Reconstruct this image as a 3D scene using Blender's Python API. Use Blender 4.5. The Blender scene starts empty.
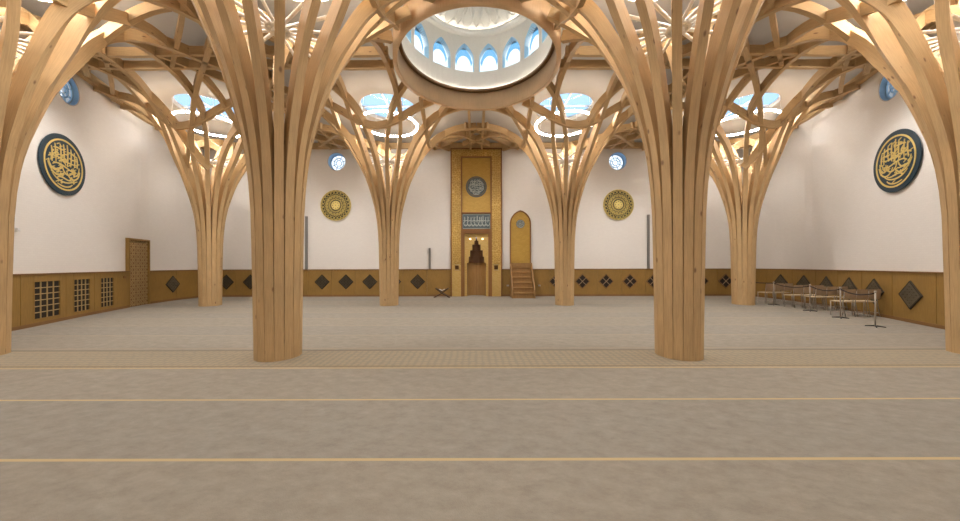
import bpy, math, random
from mathutils import Vector, Matrix
random.seed(7)
PI = math.pi
scene = bpy.context.scene
COL = scene.collection

# ------------------------------------------------------------------ helpers
def lk(o, parent=None):
    COL.objects.link(o)
    if parent is not None: o.parent = parent
    return o
def tag(o, label=None, cat=None, group=None, kind=None):
    if label: o['label'] = label
    if cat: o['category'] = cat
    if group: o['group'] = group
    if kind: o['kind'] = kind
    return o
def empty(name, loc=(0, 0, 0), rz=0.0):
    o = bpy.data.objects.new(name, None)
    o.empty_display_size = 0.2
    o.location = loc; o.rotation_euler = (0, 0, rz)
    return lk(o)
def copy_tree(o, parent=None):
    c = o.copy(); COL.objects.link(c)
    if parent is not None: c.parent = parent
    for ch in list(o.children): copy_tree(ch, c)
    return c

class MB:
    def __init__(s): s.v = []; s.f = []; s.uv = []; s.sm = []
    def face(s, idx, uv=None, smooth=False):
        s.f.append(tuple(idx)); s.uv.append(uv); s.sm.append(smooth)
    def box(s, c, d, rot=None):
        x, y, z = d[0]/2, d[1]/2, d[2]/2
        n = len(s.v); C = Vector(c)
        for p in ((-x,-y,-z),(x,-y,-z),(x,y,-z),(-x,y,-z),(-x,-y,z),(x,-y,z),(x,y,z),(-x,y,z)):
            q = Vector(p)
            if rot: q = rot @ q
            s.v.append(C + q)
        for q in ((0,3,2,1),(4,5,6,7),(0,1,5,4),(1,2,6,5),(2,3,7,6),(3,0,4,7)):
            s.face([n+i for i in q])
        return s
    def prism(s, poly, y0, y1):
        """polygon of (x,z), counter-clockwise, between y0 (front) and y1 (back)"""
        a = sum(poly[i][0]*poly[(i+1)%len(poly)][1]-poly[(i+1)%len(poly)][0]*poly[i][1] for i in range(len(poly)))
        if a < 0: poly = poly[::-1]
        n = len(s.v); m = len(poly)
        for x, z in poly: s.v.append(Vector((x, y0, z)))
        for x, z in poly: s.v.append(Vector((x, y1, z)))
        s.face([n+i for i in range(m)])
        s.face([n+m+i for i in reversed(range(m))])
        for i in range(m):
            j = (i+1) % m
            s.face([n+i, n+m+i, n+m+j, n+j])
        return s
    def ribbon(s, pts, w, y0, y1, closed=False):
        """flat stroke in the xz plane; w number or list"""
        m = len(pts); L = []; R = []
        for i, (x, z) in enumerate(pts):
            a = pts[(i-1) % m] if (closed or i > 0) else pts[i]
            b = pts[(i+1) % m] if (closed or i < m-1) else pts[i]
            dx, dz = b[0]-a[0], b[1]-a[1]; l = math.hypot(dx, dz) or 1
            ww = (w[i] if isinstance(w, (list, tuple)) else w)/2
            L.append((x-dz/l*ww, z+dx/l*ww)); R.append((x+dz/l*ww, z-dx/l*ww))
        n = len(s.v)
        for i in range(m):
            for (x, z) in (L[i], R[i]):
                s.v.append(Vector((x, y0, z))); s.v.append(Vector((x, y1, z)))
        cnt = m if closed else m-1
        for i in range(cnt):
            a = n+4*i; b = n+4*((i+1) % m)
            s.face([a, a+2, b+2, b]); s.face([a+1, b+1, b+3, a+3])
            s.face([a, b, b+1, a+1]); s.face([a+2, a+3, b+3, b+2])
        if not closed:
            a = n; s.face([a, a+1, a+3, a+2])
            a = n+4*(m-1); s.face([a, a+2, a+3, a+1])
        return s
    def tube(s, pts, r, n=8, closed=False, smooth=True):
        pts = [Vector(p) for p in pts]; m = len(pts); base = len(s.v)
        up = Vector((0, 0, 1))
        for i, p in enumerate(pts):
            a = pts[(i-1) % m] if (closed or i > 0) else p
            b = pts[(i+1) % m] if (closed or i < m-1) else p
            t = (b-a).normalized()
            u = t.cross(up)
            if u.length < .05: u = t.cross(Vector((1, 0, 0)))
            u.normalize(); w = u.cross(t)
            rr = r[i] if isinstance(r, (list, tuple)) else r
            for k in range(n):
                an = 2*PI*k/n
                s.v.append(p + u*math.cos(an)*rr + w*math.sin(an)*rr)
        for i in range(m if closed else m-1):
            j = (i+1) % m
            for k in range(n):
                l = (k+1) % n
                s.face([base+i*n+k, base+i*n+l, base+j*n+l, base+j*n+k], None, smooth)
        if not closed:
            s.face([base+k for k in reversed(range(n))]); s.face([base+(m-1)*n+k for k in range(n)])
        return s
    def lathe(s, prof, n=32, c=(0, 0, 0), a0=0.0, a1=2*PI, smooth=True, axis='z'):
        """prof: list of (r, z); open surface"""
        base = len(s.v); full = abs(a1-a0-2*PI) < 1e-6; cols = n if full else n+1
        m = len(prof)
        for i in range(cols):
            an = a0+(a1-a0)*i/n
            for r, z in prof:
                if axis == 'z': s.v.append(Vector((c[0]+r*math.cos(an), c[1]+r*math.sin(an), c[2]+z)))
                else: s.v.append(Vector((c[0]+r*math.cos(an), c[1]+z, c[2]+r*math.sin(an))))
        for i in range(n):
            j = (i+1) % cols
            for k in range(m-1):
                q = [base+i*m+k, base+j*m+k, base+j*m+k+1, base+i*m+k+1]
                s.face(q, None, smooth)
        return s
    def sweep(s, pts, head, w, depth, off=(0.0, 0.0)):
        """beam: pts = path of the outer/lower face centre, head = plan heading per point, w across, depth to the inner/upper side"""
        pts = [Vector(p) for p in pts]; m = len(pts); base = len(s.v); u = 0.0; us = []
        for i, p in enumerate(pts):
            t = (pts[min(i+1, m-1)]-pts[max(i-1, 0)]).normalized()
            e = Vector((math.cos(head[i]), math.sin(head[i]), 0))
            S = Vector((-e.y, e.x, 0))
            a = t.dot(e); b = t.z; l = math.hypot(a, b) or 1
            N = (e*(-b/l) + Vector((0, 0, a/l)))
            ww = (w[i] if isinstance(w, list) else w)/2; dd = depth[i] if isinstance(depth, list) else depth
            q4 = (p-S*ww, p+S*ww, p+S*ww+N*dd, p-S*ww+N*dd)
            for k in range(4): s.v.append(q4[k]); s.v.append(q4[(k+1) % 4])
            if i: u += (p-pts[i-1]).length
            us.append(u)
        for i in range(m-1):
            for k in range(4):
                a, b, c, d = base+8*i+2*k, base+8*i+2*k+1, base+8*(i+1)+2*k+1, base+8*(i+1)+2*k
                v0 = off[1]+k*.5; v1 = v0+(.14 if k % 2 == 0 else .38)
                s.face([a, d, c, b][::-1], [(off[0]+us[i], v1), (off[0]+us[i+1], v1), (off[0]+us[i+1], v0), (off[0]+us[i], v0)], True)
        for bb in (base, base+8*(m-1)):
            n = len(s.v); s.v += [s.v[bb+2*k].copy() for k in range(4)]; s.face([n, n+1, n+2, n+3] if bb == base else [n+3, n+2, n+1, n])
        return s
    def build(s, name, mat, parent=None, xf=None):
        me = bpy.data.meshes.new(name)
        vs = [(xf @ v if xf else v) for v in map(Vector, s.v)]
        me.from_pydata([tuple(v) for v in vs], [], s.f)
        uvl = me.uv_layers.new(name='UVMap')
        for p in me.polygons:
            uv = s.uv[p.index]; p.use_smooth = s.sm[p.index]
            nrm = p.normal
            for k, li in enumerate(p.loop_indices):
                if uv: uvl.data[li].uv = uv[k]
                else:
                    co = me.vertices[me.loops[li].vertex_index].co
                    if abs(nrm.z) > .7: uvl.data[li].uv = (co.x, co.y)
                    elif abs(nrm.x) > abs(nrm.y): uvl.data[li].uv = (co.z, co.y)
                    else: uvl.data[li].uv = (co.z, co.x)
        me.materials.append(mat)
        o = bpy.data.objects.new(name, me)
        return lk(o, parent)

def fix_normals(o):
    import bmesh
    bm = bmesh.new(); bm.from_mesh(o.data); bmesh.ops.recalc_face_normals(bm, faces=bm.faces); bm.to_mesh(o.data); bm.free()

def filled(name, splines, extrude, mat, parent=None, xf=None):
    """polygon with holes -> mesh (2D curve filled); splines lists of (x,y); local plane xy"""
    cu = bpy.data.curves.new('tmp_outline', 'CURVE'); cu.dimensions = '2D'; cu.fill_mode = 'BOTH'; cu.extrude = extrude
    for sp in splines:
        s = cu.splines.new('POLY'); s.points.add(len(sp)-1)
        for p, (x, y) in zip(s.points, sp): p.co = (x, y, 0, 1)
        s.use_cyclic_u = True
    o = bpy.data.objects.new('tmp_outline', cu); COL.objects.link(o)
    bpy.context.view_layer.update()
    dg = bpy.context.evaluated_depsgraph_get()
    me = bpy.data.meshes.new_from_object(o.evaluated_get(dg))
    bpy.data.objects.remove(o); bpy.data.curves.remove(cu)
    if xf: me.transform(xf)
    me.name = name
    me.materials.clear(); me.materials.append(mat)
    return lk(bpy.data.objects.new(name, me), parent)

def pchip(xs, ys):
    n = len(xs); h = [xs[i+1]-xs[i] for i in range(n-1)]; d = [(ys[i+1]-ys[i])/h[i] for i in range(n-1)]
    m = [d[0]]+[0]*(n-2)+[d[-1]]
    for i in range(1, n-1):
        if d[i-1]*d[i] > 0:
            w1 = 2*h[i]+h[i-1]; w2 = h[i]+2*h[i-1]; m[i] = (w1+w2)/(w1/d[i-1]+w2/d[i])
    def f(x):
        if x <= xs[0]: return ys[0]
        if x >= xs[-1]: return ys[-1]
        i = max(k for k in range(n-1) if xs[k] <= x); t = (x-xs[i])/h[i]
        return ((1+2*t)*(1-t)**2*ys[i]+t*(1-t)**2*h[i]*m[i]+t*t*(3-2*t)*ys[i+1]+t*t*(t-1)*h[i]*m[i+1])
    return f

# ------------------------------------------------------------------ materials
def newmat(name):
    m = bpy.data.materials.new(name); m.use_nodes = True
    nt = m.node_tree; b = nt.nodes['Principled BSDF']
    return m, nt, b
def N(nt, typ, **kw):
    n = nt.nodes.new(typ)
    for k, v in kw.items(): setattr(n, k, v)
    return n
def ramp(nt, stops, fac):
    r = N(nt, 'ShaderNodeValToRGB'); cr = r.color_ramp
    while len(cr.elements) < len(stops): cr.elements.new(.5)
    for e, (p, c) in zip(cr.elements, stops): e.position = p; e.color = (*c, 1)
    nt.links.new(fac, r.inputs[0]); return r
def mixc(nt, a, b, fac, blend='MIX'):
    x = N(nt, 'ShaderNodeMix', data_type='RGBA', blend_type=blend)
    for s, v in ((x.inputs[6], a), (x.inputs[7], b)):
        if isinstance(v, tuple): s.default_value = (*v, 1)
        else: nt.links.new(v, s)
    if isinstance(fac, (int, float)): x.inputs[0].default_value = fac
    else: nt.links.new(fac, x.inputs[0])
    return x.outputs[2]
def wood(name, c1, c2, knots=True, rough=.6, scale=1.0, knotc=None):
    m, nt, b = newmat(name)
    uv = N(nt, 'ShaderNodeUVMap')
    mp = N(nt, 'ShaderNodeMapping'); mp.inputs['Scale'].default_value = (1.2*scale, 22*scale, 1)
    nt.links.new(uv.outputs[0], mp.inputs[0])
    n1 = N(nt, 'ShaderNodeTexNoise'); n1.inputs['Scale'].default_value = 2.5; n1.inputs['Detail'].default_value = 5; n1.inputs['Distortion'].default_value = .6
    nt.links.new(mp.outputs[0], n1.inputs['Vector'])
    r = ramp(nt, [(.3, c1), (.7, c2)], n1.outputs[0])
    n2 = N(nt, 'ShaderNodeTexNoise'); n2.inputs['Scale'].default_value = 1.3
    nt.links.new(uv.outputs[0], n2.inputs['Vector'])
    r2 = ramp(nt, [(.3, (.86, .86, .86)), (.7, (1.08, 1.06, 1.04))], n2.outputs[0])
    col = mixc(nt, r.outputs[0], r2.outputs[0], .8, 'MULTIPLY')
    if knots:
        mk = N(nt, 'ShaderNodeMapping'); mk.inputs['Scale'].default_value = (3.0, 5.5, 1)
        nt.links.new(uv.outputs[0], mk.inputs[0])
        v = N(nt, 'ShaderNodeTexVoronoi'); v.inputs['Scale'].default_value = 1.0
        nt.links.new(mk.outputs[0], v.inputs['Vector'])
        kr = ramp(nt, [(.07, (1, 1, 1)), (.17, (0, 0, 0))], v.outputs['Distance'])
        sep = N(nt, 'ShaderNodeSeparateColor'); nt.links.new(v.outputs['Color'], sep.inputs[0])
        gt = N(nt, 'ShaderNodeMath', operation='GREATER_THAN'); gt.inputs[1].default_value = .55; nt.links.new(sep.outputs[0], gt.inputs[0])
        mu = N(nt, 'ShaderNodeMath', operation='MULTIPLY'); nt.links.new(kr.outputs[0], mu.inputs[0]); nt.links.new(gt.outputs[0], mu.inputs[1])
        mu2 = N(nt, 'ShaderNodeMath', operation='MULTIPLY'); mu2.inputs[1].default_value = .75; nt.links.new(mu.outputs[0], mu2.inputs[0])
        col = mixc(nt, col, knotc or (.13, .05, .02), mu2.outputs[0])
    nt.links.new(col, b.inputs['Base Color']); b.inputs['Roughness'].default_value = rough
    return m
def plain(name, c, rough=.6, metal=0.0, noise=.0, nscale=20):
    m, nt, b = newmat(name)
    b.inputs['Roughness'].default_value = rough; b.inputs['Metallic'].default_value = metal
    tc = N(nt, 'ShaderNodeTexCoord'); n = N(nt, 'ShaderNodeTexNoise'); n.inputs['Scale'].default_value = nscale
    nt.links.new(tc.outputs['Object'], n.inputs['Vector'])
    k = noise or .04
    r = ramp(nt, [(.3, tuple(x*(1-k) for x in c)), (.7, tuple(min(1, x*(1+k)) for x in c))], n.outputs[0])
    nt.links.new(r.outputs[0], b.inputs['Base Color'])
    return m
def emit(name, c, s):
    m, nt, b = newmat(name)
    b.inputs['Base Color'].default_value = (.9, .9, .9, 1)
    b.inputs['Emission Color'].default_value = (*c, 1); b.inputs['Emission Strength'].default_value = s
    return m
def glass(name, tint, trans=.93):
    m, nt, b = newmat(name); nt.nodes.remove(b)
    t = N(nt, 'ShaderNodeBsdfTransparent'); t.inputs[0].default_value = (*tint, 1)
    g = N(nt, 'ShaderNodeBsdfGlossy'); g.inputs['Roughness'].default_value = .05
    mx = N(nt, 'ShaderNodeMixShader'); mx.inputs[0].default_value = 1-trans
    nt.links.new(t.outputs[0], mx.inputs[1]); nt.links.new(g.outputs[0], mx.inputs[2])
    nt.links.new(mx.outputs[0], nt.nodes['Material Output'].inputs[0])
    return m

M = {}
M['spruce'] = wood('spruce_glulam', (.50, .335, .165), (.62, .43, .22))
M['spruce_ring_lit'] = wood('spruce_ring_lit', (.70, .47, .265), (.77, .54, .32), knots=False)  # brighter spruce copy, light on the ring's inner face put into the colour
M['oak'] = wood('oak_panelling', (.265, .155, .036), (.34, .20, .05), knots=False, scale=1.4)
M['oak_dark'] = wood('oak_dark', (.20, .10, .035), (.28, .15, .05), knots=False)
M['oak_light'] = wood('oak_light', (.42, .30, .13), (.50, .36, .17), knots=False)
M['oak_stair'] = wood('oak_stair', (.27, .145, .05), (.36, .21, .075), knots=False)
M['niche_plank'] = wood('niche_plank', (.33, .18, .06), (.42, .25, .09), knots=False)
M['muqarnas'] = plain('muqarnas_wood', (.13, .055, .018), .6)
M['frame_brown'] = plain('frame_brown', (.24, .11, .03), .5)
M['dark'] = plain('painted_recess_shade', (.02, .013, .008), .8)  # near-black stands in for the shade behind open grilles
M['bronze'] = plain('bronze_lattice', (.155, .125, .08), .5, .1)
M['bronze_back'] = plain('bronze_backing', (.045, .034, .02), .7)
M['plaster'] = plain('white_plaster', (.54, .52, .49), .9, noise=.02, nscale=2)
M['cream'] = plain('cream_plaster', (.87, .84, .77), .8, noise=.02)
M['navy'] = plain('navy_enamel', (.010, .034, .055), .5)
M['gold'] = plain('gold_lettering', (.74, .57, .20), .4, .25)
M['silver'] = plain('pale_lettering', (.42, .47, .45), .5, .2)
M['grey_blue'] = plain('grey_blue_enamel', (.07, .10, .115), .5)
M['white_steel'] = plain('white_steel', (.93, .92, .90), .35)
M['grey_metal'] = plain('grey_metal', (.25, .24, .23), .4, .4)
M['steel'] = plain('brushed_steel', (.42, .38, .33), .35, .6)
M['rope'] = plain('dark_rope', (.035, .02, .02), .8)
M['dark_foot'] = plain('dark_foot', (.05, .045, .04), .5)
M['chair_back'] = plain('tan_chair_back', (.32, .22, .13), .7)
M['chair_seat'] = plain('cream_seat', (.62, .50, .33), .6)
M['blue_frame'] = plain('blue_window_tracery', (.008, .035, .09), .5)
M['blue_reveal'] = plain('pale_blue_reveal', (.30, .50, .72), .6)
M['blue_reveal_pale'] = plain('pale_blue_paint', (.42, .64, .76), .6)
M['tracery_pale'] = plain('pale_blue_tracery', (.30, .48, .66), .5)
M['white_box'] = plain('white_plastic', (.7, .7, .7), .5)
M['book_dark'] = plain('dark_walnut', (.06, .03, .015), .5)
M['paper'] = plain('paper', (.75, .72, .66), .8)
M['glass'] = glass('clear_glass', (.93, .97, 1))
M['glass_blue'] = glass('blue_glass', (.22, .46, .66))
M['led'] = emit('warm_led', (1, .93, .85), 27.0)
M['led_cap_fill'] = emit('added_cap_led', (1, .93, .86), 3.0)
M['led_drum_fill'] = emit('added_drum_led', (1, .92, .83), 13.0)
M['spot'] = emit('mihrab_spot', (1, .8, .5), 4.0)

def gold_panel(name, c1, c2, sc, girih=False):
    m, nt, b = newmat(name)
    tc = N(nt, 'ShaderNodeTexCoord')
    if girih:
        v = N(nt, 'ShaderNodeTexVoronoi', feature='DISTANCE_TO_EDGE'); v.inputs['Scale'].default_value = sc; v.inputs['Randomness'].default_value = .72
        nt.links.new(tc.outputs['Object'], v.inputs['Vector'])
        r = ramp(nt, [(.0, c1), (.12, c2)], v.outputs['Distance'])
        n = N(nt, 'ShaderNodeTexNoise'); n.inputs['Scale'].default_value = 1.2
        nt.links.new(tc.outputs['Object'], n.inputs['Vector'])
        r2 = ramp(nt, [(.3, (.8, .8, .8)), (.7, (1.1, 1.1, 1.05))], n.outputs[0])
        col = mixc(nt, r.outputs[0], r2.outputs[0], 1.0, 'MULTIPLY')
    else:
        br = N(nt, 'ShaderNodeTexBrick'); br.inputs['Scale'].default_value = sc
        br.inputs['Color1'].default_value = (*c1, 1); br.inputs['Color2'].default_value = (*c2, 1)
        br.inputs['Mortar'].default_value = tuple(x*.8 for x in c1)+(1,); br.inputs['Mortar Size'].default_value = .01
        mp = N(nt, 'ShaderNodeMapping'); mp.inputs['Rotation'].default_value = (PI/2, 0, 0)
        nt.links.new(tc.outputs['Object'], mp.inputs[0]); nt.links.new(mp.outputs[0], br.inputs['Vector'])
        col = br.outputs[0]
    nt.links.new(col, b.inputs['Base Color']); b.inputs['Roughness'].default_value = .45; b.inputs['Metallic'].default_value = .15
    return m
M['gold_border'] = gold_panel('gilded_border', (.66, .47, .17), (.44, .27, .06), 9, True)
M['gold_plain'] = gold_panel('gilded_panel', (.46, .285, .055), (.51, .325, .07), 4)
M['gold_light'] = gold_panel('light_gilt', (.62, .43, .15), (.56, .37, .11), 5)

# white brick walls
def wallmat():
    m, nt, b = newmat('white_painted_brick')
    uv = N(nt, 'ShaderNodeUVMap')
    mp = N(nt, 'ShaderNodeMapping'); mp.inputs['Rotation'].default_value = (0, 0, PI/2)
    nt.links.new(uv.outputs[0], mp.inputs[0])
    br = N(nt, 'ShaderNodeTexBrick'); br.inputs['Scale'].default_value = 4.0
    br.inputs['Color1'].default_value = (.80, .775, .75, 1); br.inputs['Color2'].default_value = (.78, .755, .73, 1)
    br.inputs['Mortar'].default_value = (.75, .725, .70, 1); br.inputs['Mortar Size'].default_value = .012
    nt.links.new(mp.outputs[0], br.inputs['Vector'])
    nt.links.new(br.outputs[0], b.inputs['Base Color']); b.inputs['Roughness'].default_value = .85
    return m
M['wall'] = wallmat()

# carpet
def carpet():
    m, nt, b = newmat('grey_prayer_carpet')
    g = N(nt, 'ShaderNodeNewGeometry'); sp = N(nt, 'ShaderNodeSeparateXYZ'); nt.links.new(g.outputs['Position'], sp.inputs[0])
    def math_(op, a, bb=None):
        n = N(nt, 'ShaderNodeMath', operation=op)
        for i, v in enumerate((a, bb)):
            if v is None: continue
            if isinstance(v, (int, float)): n.inputs[i].default_value = v
            else: nt.links.new(v, n.inputs[i])
        return n.outputs[0]
    mp = N(nt, 'ShaderNodeMapping'); mp.inputs['Scale'].default_value = (1.0, 1.7, 1); mp.inputs['Rotation'].default_value = (0, 0, .5)
    nt.links.new(g.outputs['Position'], mp.inputs[0])
    n1 = N(nt, 'ShaderNodeTexNoise'); n1.inputs['Scale'].default_value = 5.0; n1.inputs['Detail'].default_value = 8; n1.inputs['Roughness'].default_value = .75
    nt.links.new(mp.outputs[0], n1.inputs['Vector'])
    base = ramp(nt, [(.25, (.205, .184, .155)), (.75, (.325, .295, .25))], n1.outputs[0])
    y = sp.outputs[1]
    t = math_('DIVIDE', math_('SUBTRACT', y, 2.573), 1.149)
    fr = math_('FRACT', math_('ADD', t, 100.0))
    # subtle alternate nap of the rows
    alt = math_('MODULO', math_('FLOOR', math_('ADD', t, 100.0)), 2.0)
    nap = mixc(nt, base.outputs[0], (1.05, 1.03, 1.0), math_('MULTIPLY', alt, 1.0), 'MULTIPLY')
    d = math_('ABSOLUTE', math_('SUBTRACT', math_('FRACT', math_('ADD', t, 100.5)), .5))
    near = math_('LESS_THAN', y, 5.3)
    line = math_('MULTIPLY', math_('LESS_THAN', d, .015), near)
    farl = math_('MULTIPLY', math_('LESS_THAN', d, .035), math_('SUBTRACT', 1.0, near))
    c = mixc(nt, nap, (.50, .37, .20), line)
    c = mixc(nt, c, (.33, .28, .21), math_('MULTIPLY', farl, .7))
    # patterned tan band between two lines
    v = N(nt, 'ShaderNodeTexVoronoi'); v.inputs['Scale'].default_value = 9; v.inputs['Randomness'].default_value = .2
    nt.links.new(g.outputs['Position'], v.inputs['Vector'])
    vr = ramp(nt, [(.25, (.35, .29, .20)), (.5, (.28, .24, .18))], v.outputs['Distance'])
    band = math_('MULTIPLY', math_('GREATER_THAN', y, 4.9), math_('LESS_THAN', y, 5.85))
    c = mixc(nt, c, vr.outputs[0], band)
    edge = math_('MULTIPLY', math_('GREATER_THAN', y, 5.85), math_('LESS_THAN', y, 5.93))
    c = mixc(nt, c, (.22, .18, .13), edge)
    edge = math_('MULTIPLY', math_('GREATER_THAN', y, 4.93), math_('LESS_THAN', y, 4.99))
    c = mixc(nt, c, (.25, .19, .12), edge)
    nt.links.new(c, b.inputs['Base Color']); b.inputs['Roughness'].default_value = .95
    n2 = N(nt, 'ShaderNodeTexNoise'); n2.inputs['Scale'].default_value = 120; nt.links.new(g.outputs['Position'], n2.inputs['Vector'])
    bp = N(nt, 'ShaderNodeBump'); bp.inputs['Strength'].default_value = .25; bp.inputs['Distance'].default_value = .01
    nt.links.new(n2.outputs[0], bp.inputs['Height']); nt.links.new(bp.outputs[0], b.inputs['Normal'])
    return m
M['carpet'] = carpet()

# ------------------------------------------------------------------ plan
BACK = 16.2
wy = [-6, 3, 5.0, 6.5, 7.85, 9.3, 10.6, 12.0, 13.2, 15.0, 16.2]
wx = [10.5, 10.55, 10.8, 11.18, 11.68, 12.37, 12.95, 13.52, 13.93, 14.18, 14.2]
wallx = pchip(wy, wx)
s_tree = pchip([3, 5.54, 9.09, 12.64], [.175, .16, .062, -.013])
def warp(x, y):
    """irregular bay widths: the outer bays narrow towards the front as the side walls close in"""
    a = abs(x); sg = 1 if x >= 0 else -1
    if a <= 3.55: return x
    xt = 10.65*(1-s_tree(y)); xw = wallx(y)
    if a <= 10.65: r = 3.55+(a-3.55)/7.1*(xt-3.55)
    else: r = xt+(a-10.65)/3.55*(xw-xt)
    return sg*r
CAMX = -.05
def ray_wall(px, off=.11):
    """depth where the sight line through column px meets a side wall"""
    t = abs((px-475.5)/312); lo, hi = 5.0, 16.2
    sg = 1 if px > 475 else -1
    for _ in range(50):
        mid = (lo+hi)/2
        if (wallx(mid)-off*1.1-CAMX*sg)/mid > t: lo = mid
        else: hi = mid
    return lo
def wall_frame(side, y, off=0.0):
    """point on the wall, heading of viewer's right along the wall"""
    d = .05; dx = (wallx(y+d)-wallx(y-d))/(2*d); l = math.hypot(dx, 1)
    if side == 'right':
        X = Vector((-dx/l, -1/l)); n = Vector((-1/l, dx/l)); p = Vector((wallx(y), y))
    else:
        X = Vector((-dx/l, 1/l)); n = Vector((1/l, dx/l)); p = Vector((-wallx(y), y))
    q = p+n*off
    return q, math.atan2(X.y, X.x)

# ------------------------------------------------------------------ room shell
fl = MB(); fl.box((0, 5.0, -.1), (31, 23.6, .2)); o = fl.build('floor', M['carpet']); tag(o, kind='structure')

TOP = 7.95
def cutter_cyl(loc, r, d, rz):
    bm = MB(); n = 40
    bm.lathe([(0, -d/2), (r, -d/2), (r, d/2), (0, d/2)], n, axis='y', smooth=False)
    o = bm.build('tmp_cutter', M['plaster']); o.location = loc; o.rotation_euler = (0, 0, rz)
    import bmesh
    b = bmesh.new(); b.from_mesh(o.data); bmesh.ops.remove_doubles(b, verts=b.verts, dist=1e-5); bmesh.ops.recalc_face_normals(b, faces=b.faces); b.to_mesh(o.data); b.free()
    return o
def bake_cut(o, cutters):
    for c in cutters:
        md = o.modifiers.new('cut', 'BOOLEAN'); md.operation = 'DIFFERENCE'; md.solver = 'EXACT'; md.object = c
    bpy.context.view_layer.update()
    dg = bpy.context.evaluated_depsgraph_get()
    me = bpy.data.meshes.new_from_object(o.evaluated_get(dg))
    o.modifiers.clear(); o.data = me
    for c in cutters: bpy.data.objects.remove(c)

PORT_Z = 7.0
side_port = {}
for side, px in (('left', 68.5), ('right', 891.0)):
    w = MB(); ys = [-6+.37*i for i in range(60)] + [BACK+.15]
    n = len(ys)
    for y in ys:
        x = wallx(y)
        for xx in (x, x+.4):
            for z in (0, 8.6): w.v.append(Vector((xx if side == 'right' else -xx, y, z)))
    for i in range(n-1):
        a = 4*i; b = 4*(i+1)
        for q in ([a, a+1, b+1, b], [a+2, b+2, b+3, a+3], [a+1, a+3, b+3, b+1], [a, b, b+2, a+2]): w.face(q)
    w.face([0, 2, 3, 1]); w.face([4*(n-1)+k for k in (0, 1, 3, 2)])
    o = w.build('wall_'+side, M['wall']); fix_normals(o)
    yy = ray_wall(px, 0); p, rz = wall_frame(side, yy); side_port[side] = (p, rz)
    c = cutter_cyl((p.x, p.y, PORT_Z), .45, 1.6, rz)
    bake_cut(o, [c]); tag(o, kind='structure')
    # re-make uvs by position so brick follows
    uvl = o.data.uv_layers.get('UVMap') or o.data.uv_layers.new(name='UVMap')
    for pl in o.data.polygons:
        for li in pl.loop_indices:
            co = o.data.vertices[o.data.loops[li].vertex_index].co; uvl.data[li].uv = (co.z, co.y)

def circ(cx, cy, r, n=48): return [(cx+r*math.cos(2*PI*i/n), cy+r*math.sin(2*PI*i/n)) for i in range(n)]
XZ = Matrix(((1, 0, 0, 0), (0, 0, 1, 0), (0, 1, 0, 0), (0, 0, 0, 1)))     # xy plane -> xz plane
bk = [[(-14.6, 0), (-.62, 0), (-.62, 3.3), (.62, 3.3), (.62, 0), (14.6, 0), (14.6, 8.6), (-14.6, 8.6)],
      circ(-7.25, PORT_Z, .45), circ(7.35, PORT_Z, .45)]
o = filled('wall_back', bk, .2, M['wall'], xf=Matrix.Translation((0, BACK+.2, 0)) @ XZ); tag(o, kind='structure')
uvl = o.data.uv_layers.new(name='UVMap') if not o.data.uv_layers else o.data.uv_layers[0]
for pl in o.data.polygons:
    for li in pl.loop_indices:
        co = o.data.vertices[o.data.loops[li].vertex_index].co; uvl.data[li].uv = (co.z, co.x)
w = MB(); w.box((0, -6.1, 4.3), (22.5, .2, 8.6)); tag(w.build('wall_rear', M['wall']), kind='structure')

# ceiling with skylight holes and dome hole
TREES = []
for gx in (-10.65, -3.55, 3.55, 10.65):
    for gy in (5.54, 12.64): TREES.append((gx, gy))
REAR = [(gx, -1.56) for gx in (-10.65, -3.55, 3.55, 10.65)]  # unseen row, its ring lights added to light the near trunks
DOME = (0.0, 9.09)
SKR = 1.12
holes = [circ(warp(gx, gy), gy, SKR) for gx, gy in TREES+REAR] + [circ(DOME[0], DOME[1], 2.30, 96)]
o = filled('ceiling', [[(-15, -6.3), (15, -6.3), (15, 16.7), (-15, 16.7)]]+holes, .06, M['plaster'],
           xf=Matrix.Translation((0, 0, TOP+.06)))
tag(o, kind='structure')

# perimeter timber trims
tb = MB()
tb.box((0, BACK-.09, 7.77), (28.3, .18, .26)); o = tb.build('trim_1', M['spruce']); tag(o, kind='structure')
for k, side in enumerate(('left', 'right')):
    pts = []; hd = []
    ys = [1.0+i*.4 for i in range(38)]
    for y in ys:
        p, rz = wall_frame(side, y, .08); pts.append((p.x, p.y, 7.64)); hd.append(rz if side == 'left' else rz+PI)
    t = MB(); t.sweep(pts, hd, .16, .28); o = t.build('trim_%d' % (k+2), M['spruce']); tag(o, kind='structure')

# ------------------------------------------------------------------ skylights
skn = 1
def skylight(x, y):
    global skn
    fr = MB()
    fr.lathe([(SKR, 0.0), (SKR-.03, .06), (1.06, .08), (1.06, .14), (SKR+.1, .14)], 48, (x, y, TOP))
    f = fr.build('window_%d' % skn, M['plaster']); tag(f, kind='structure')
    mu = MB(); mu.box((x, y, TOP+.10), (.05, 2.10, .05)); mu.box((x, y, TOP+.10), (2.10, .05, .05))
    mu.build('glazing_bar', M['white_steel'], f)
    g = MB(); g.lathe([(0.0, 0), (1.07, 0)], 48, (x, y, TOP+.12)); g.build('pane', M['glass_sky'], f)
    skn += 1
M['glass_sky'] = glass('skylight_glass', (.40, .57, .78), .98)
for gx, gy in TREES+REAR: skylight(warp(gx, gy), gy)

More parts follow.
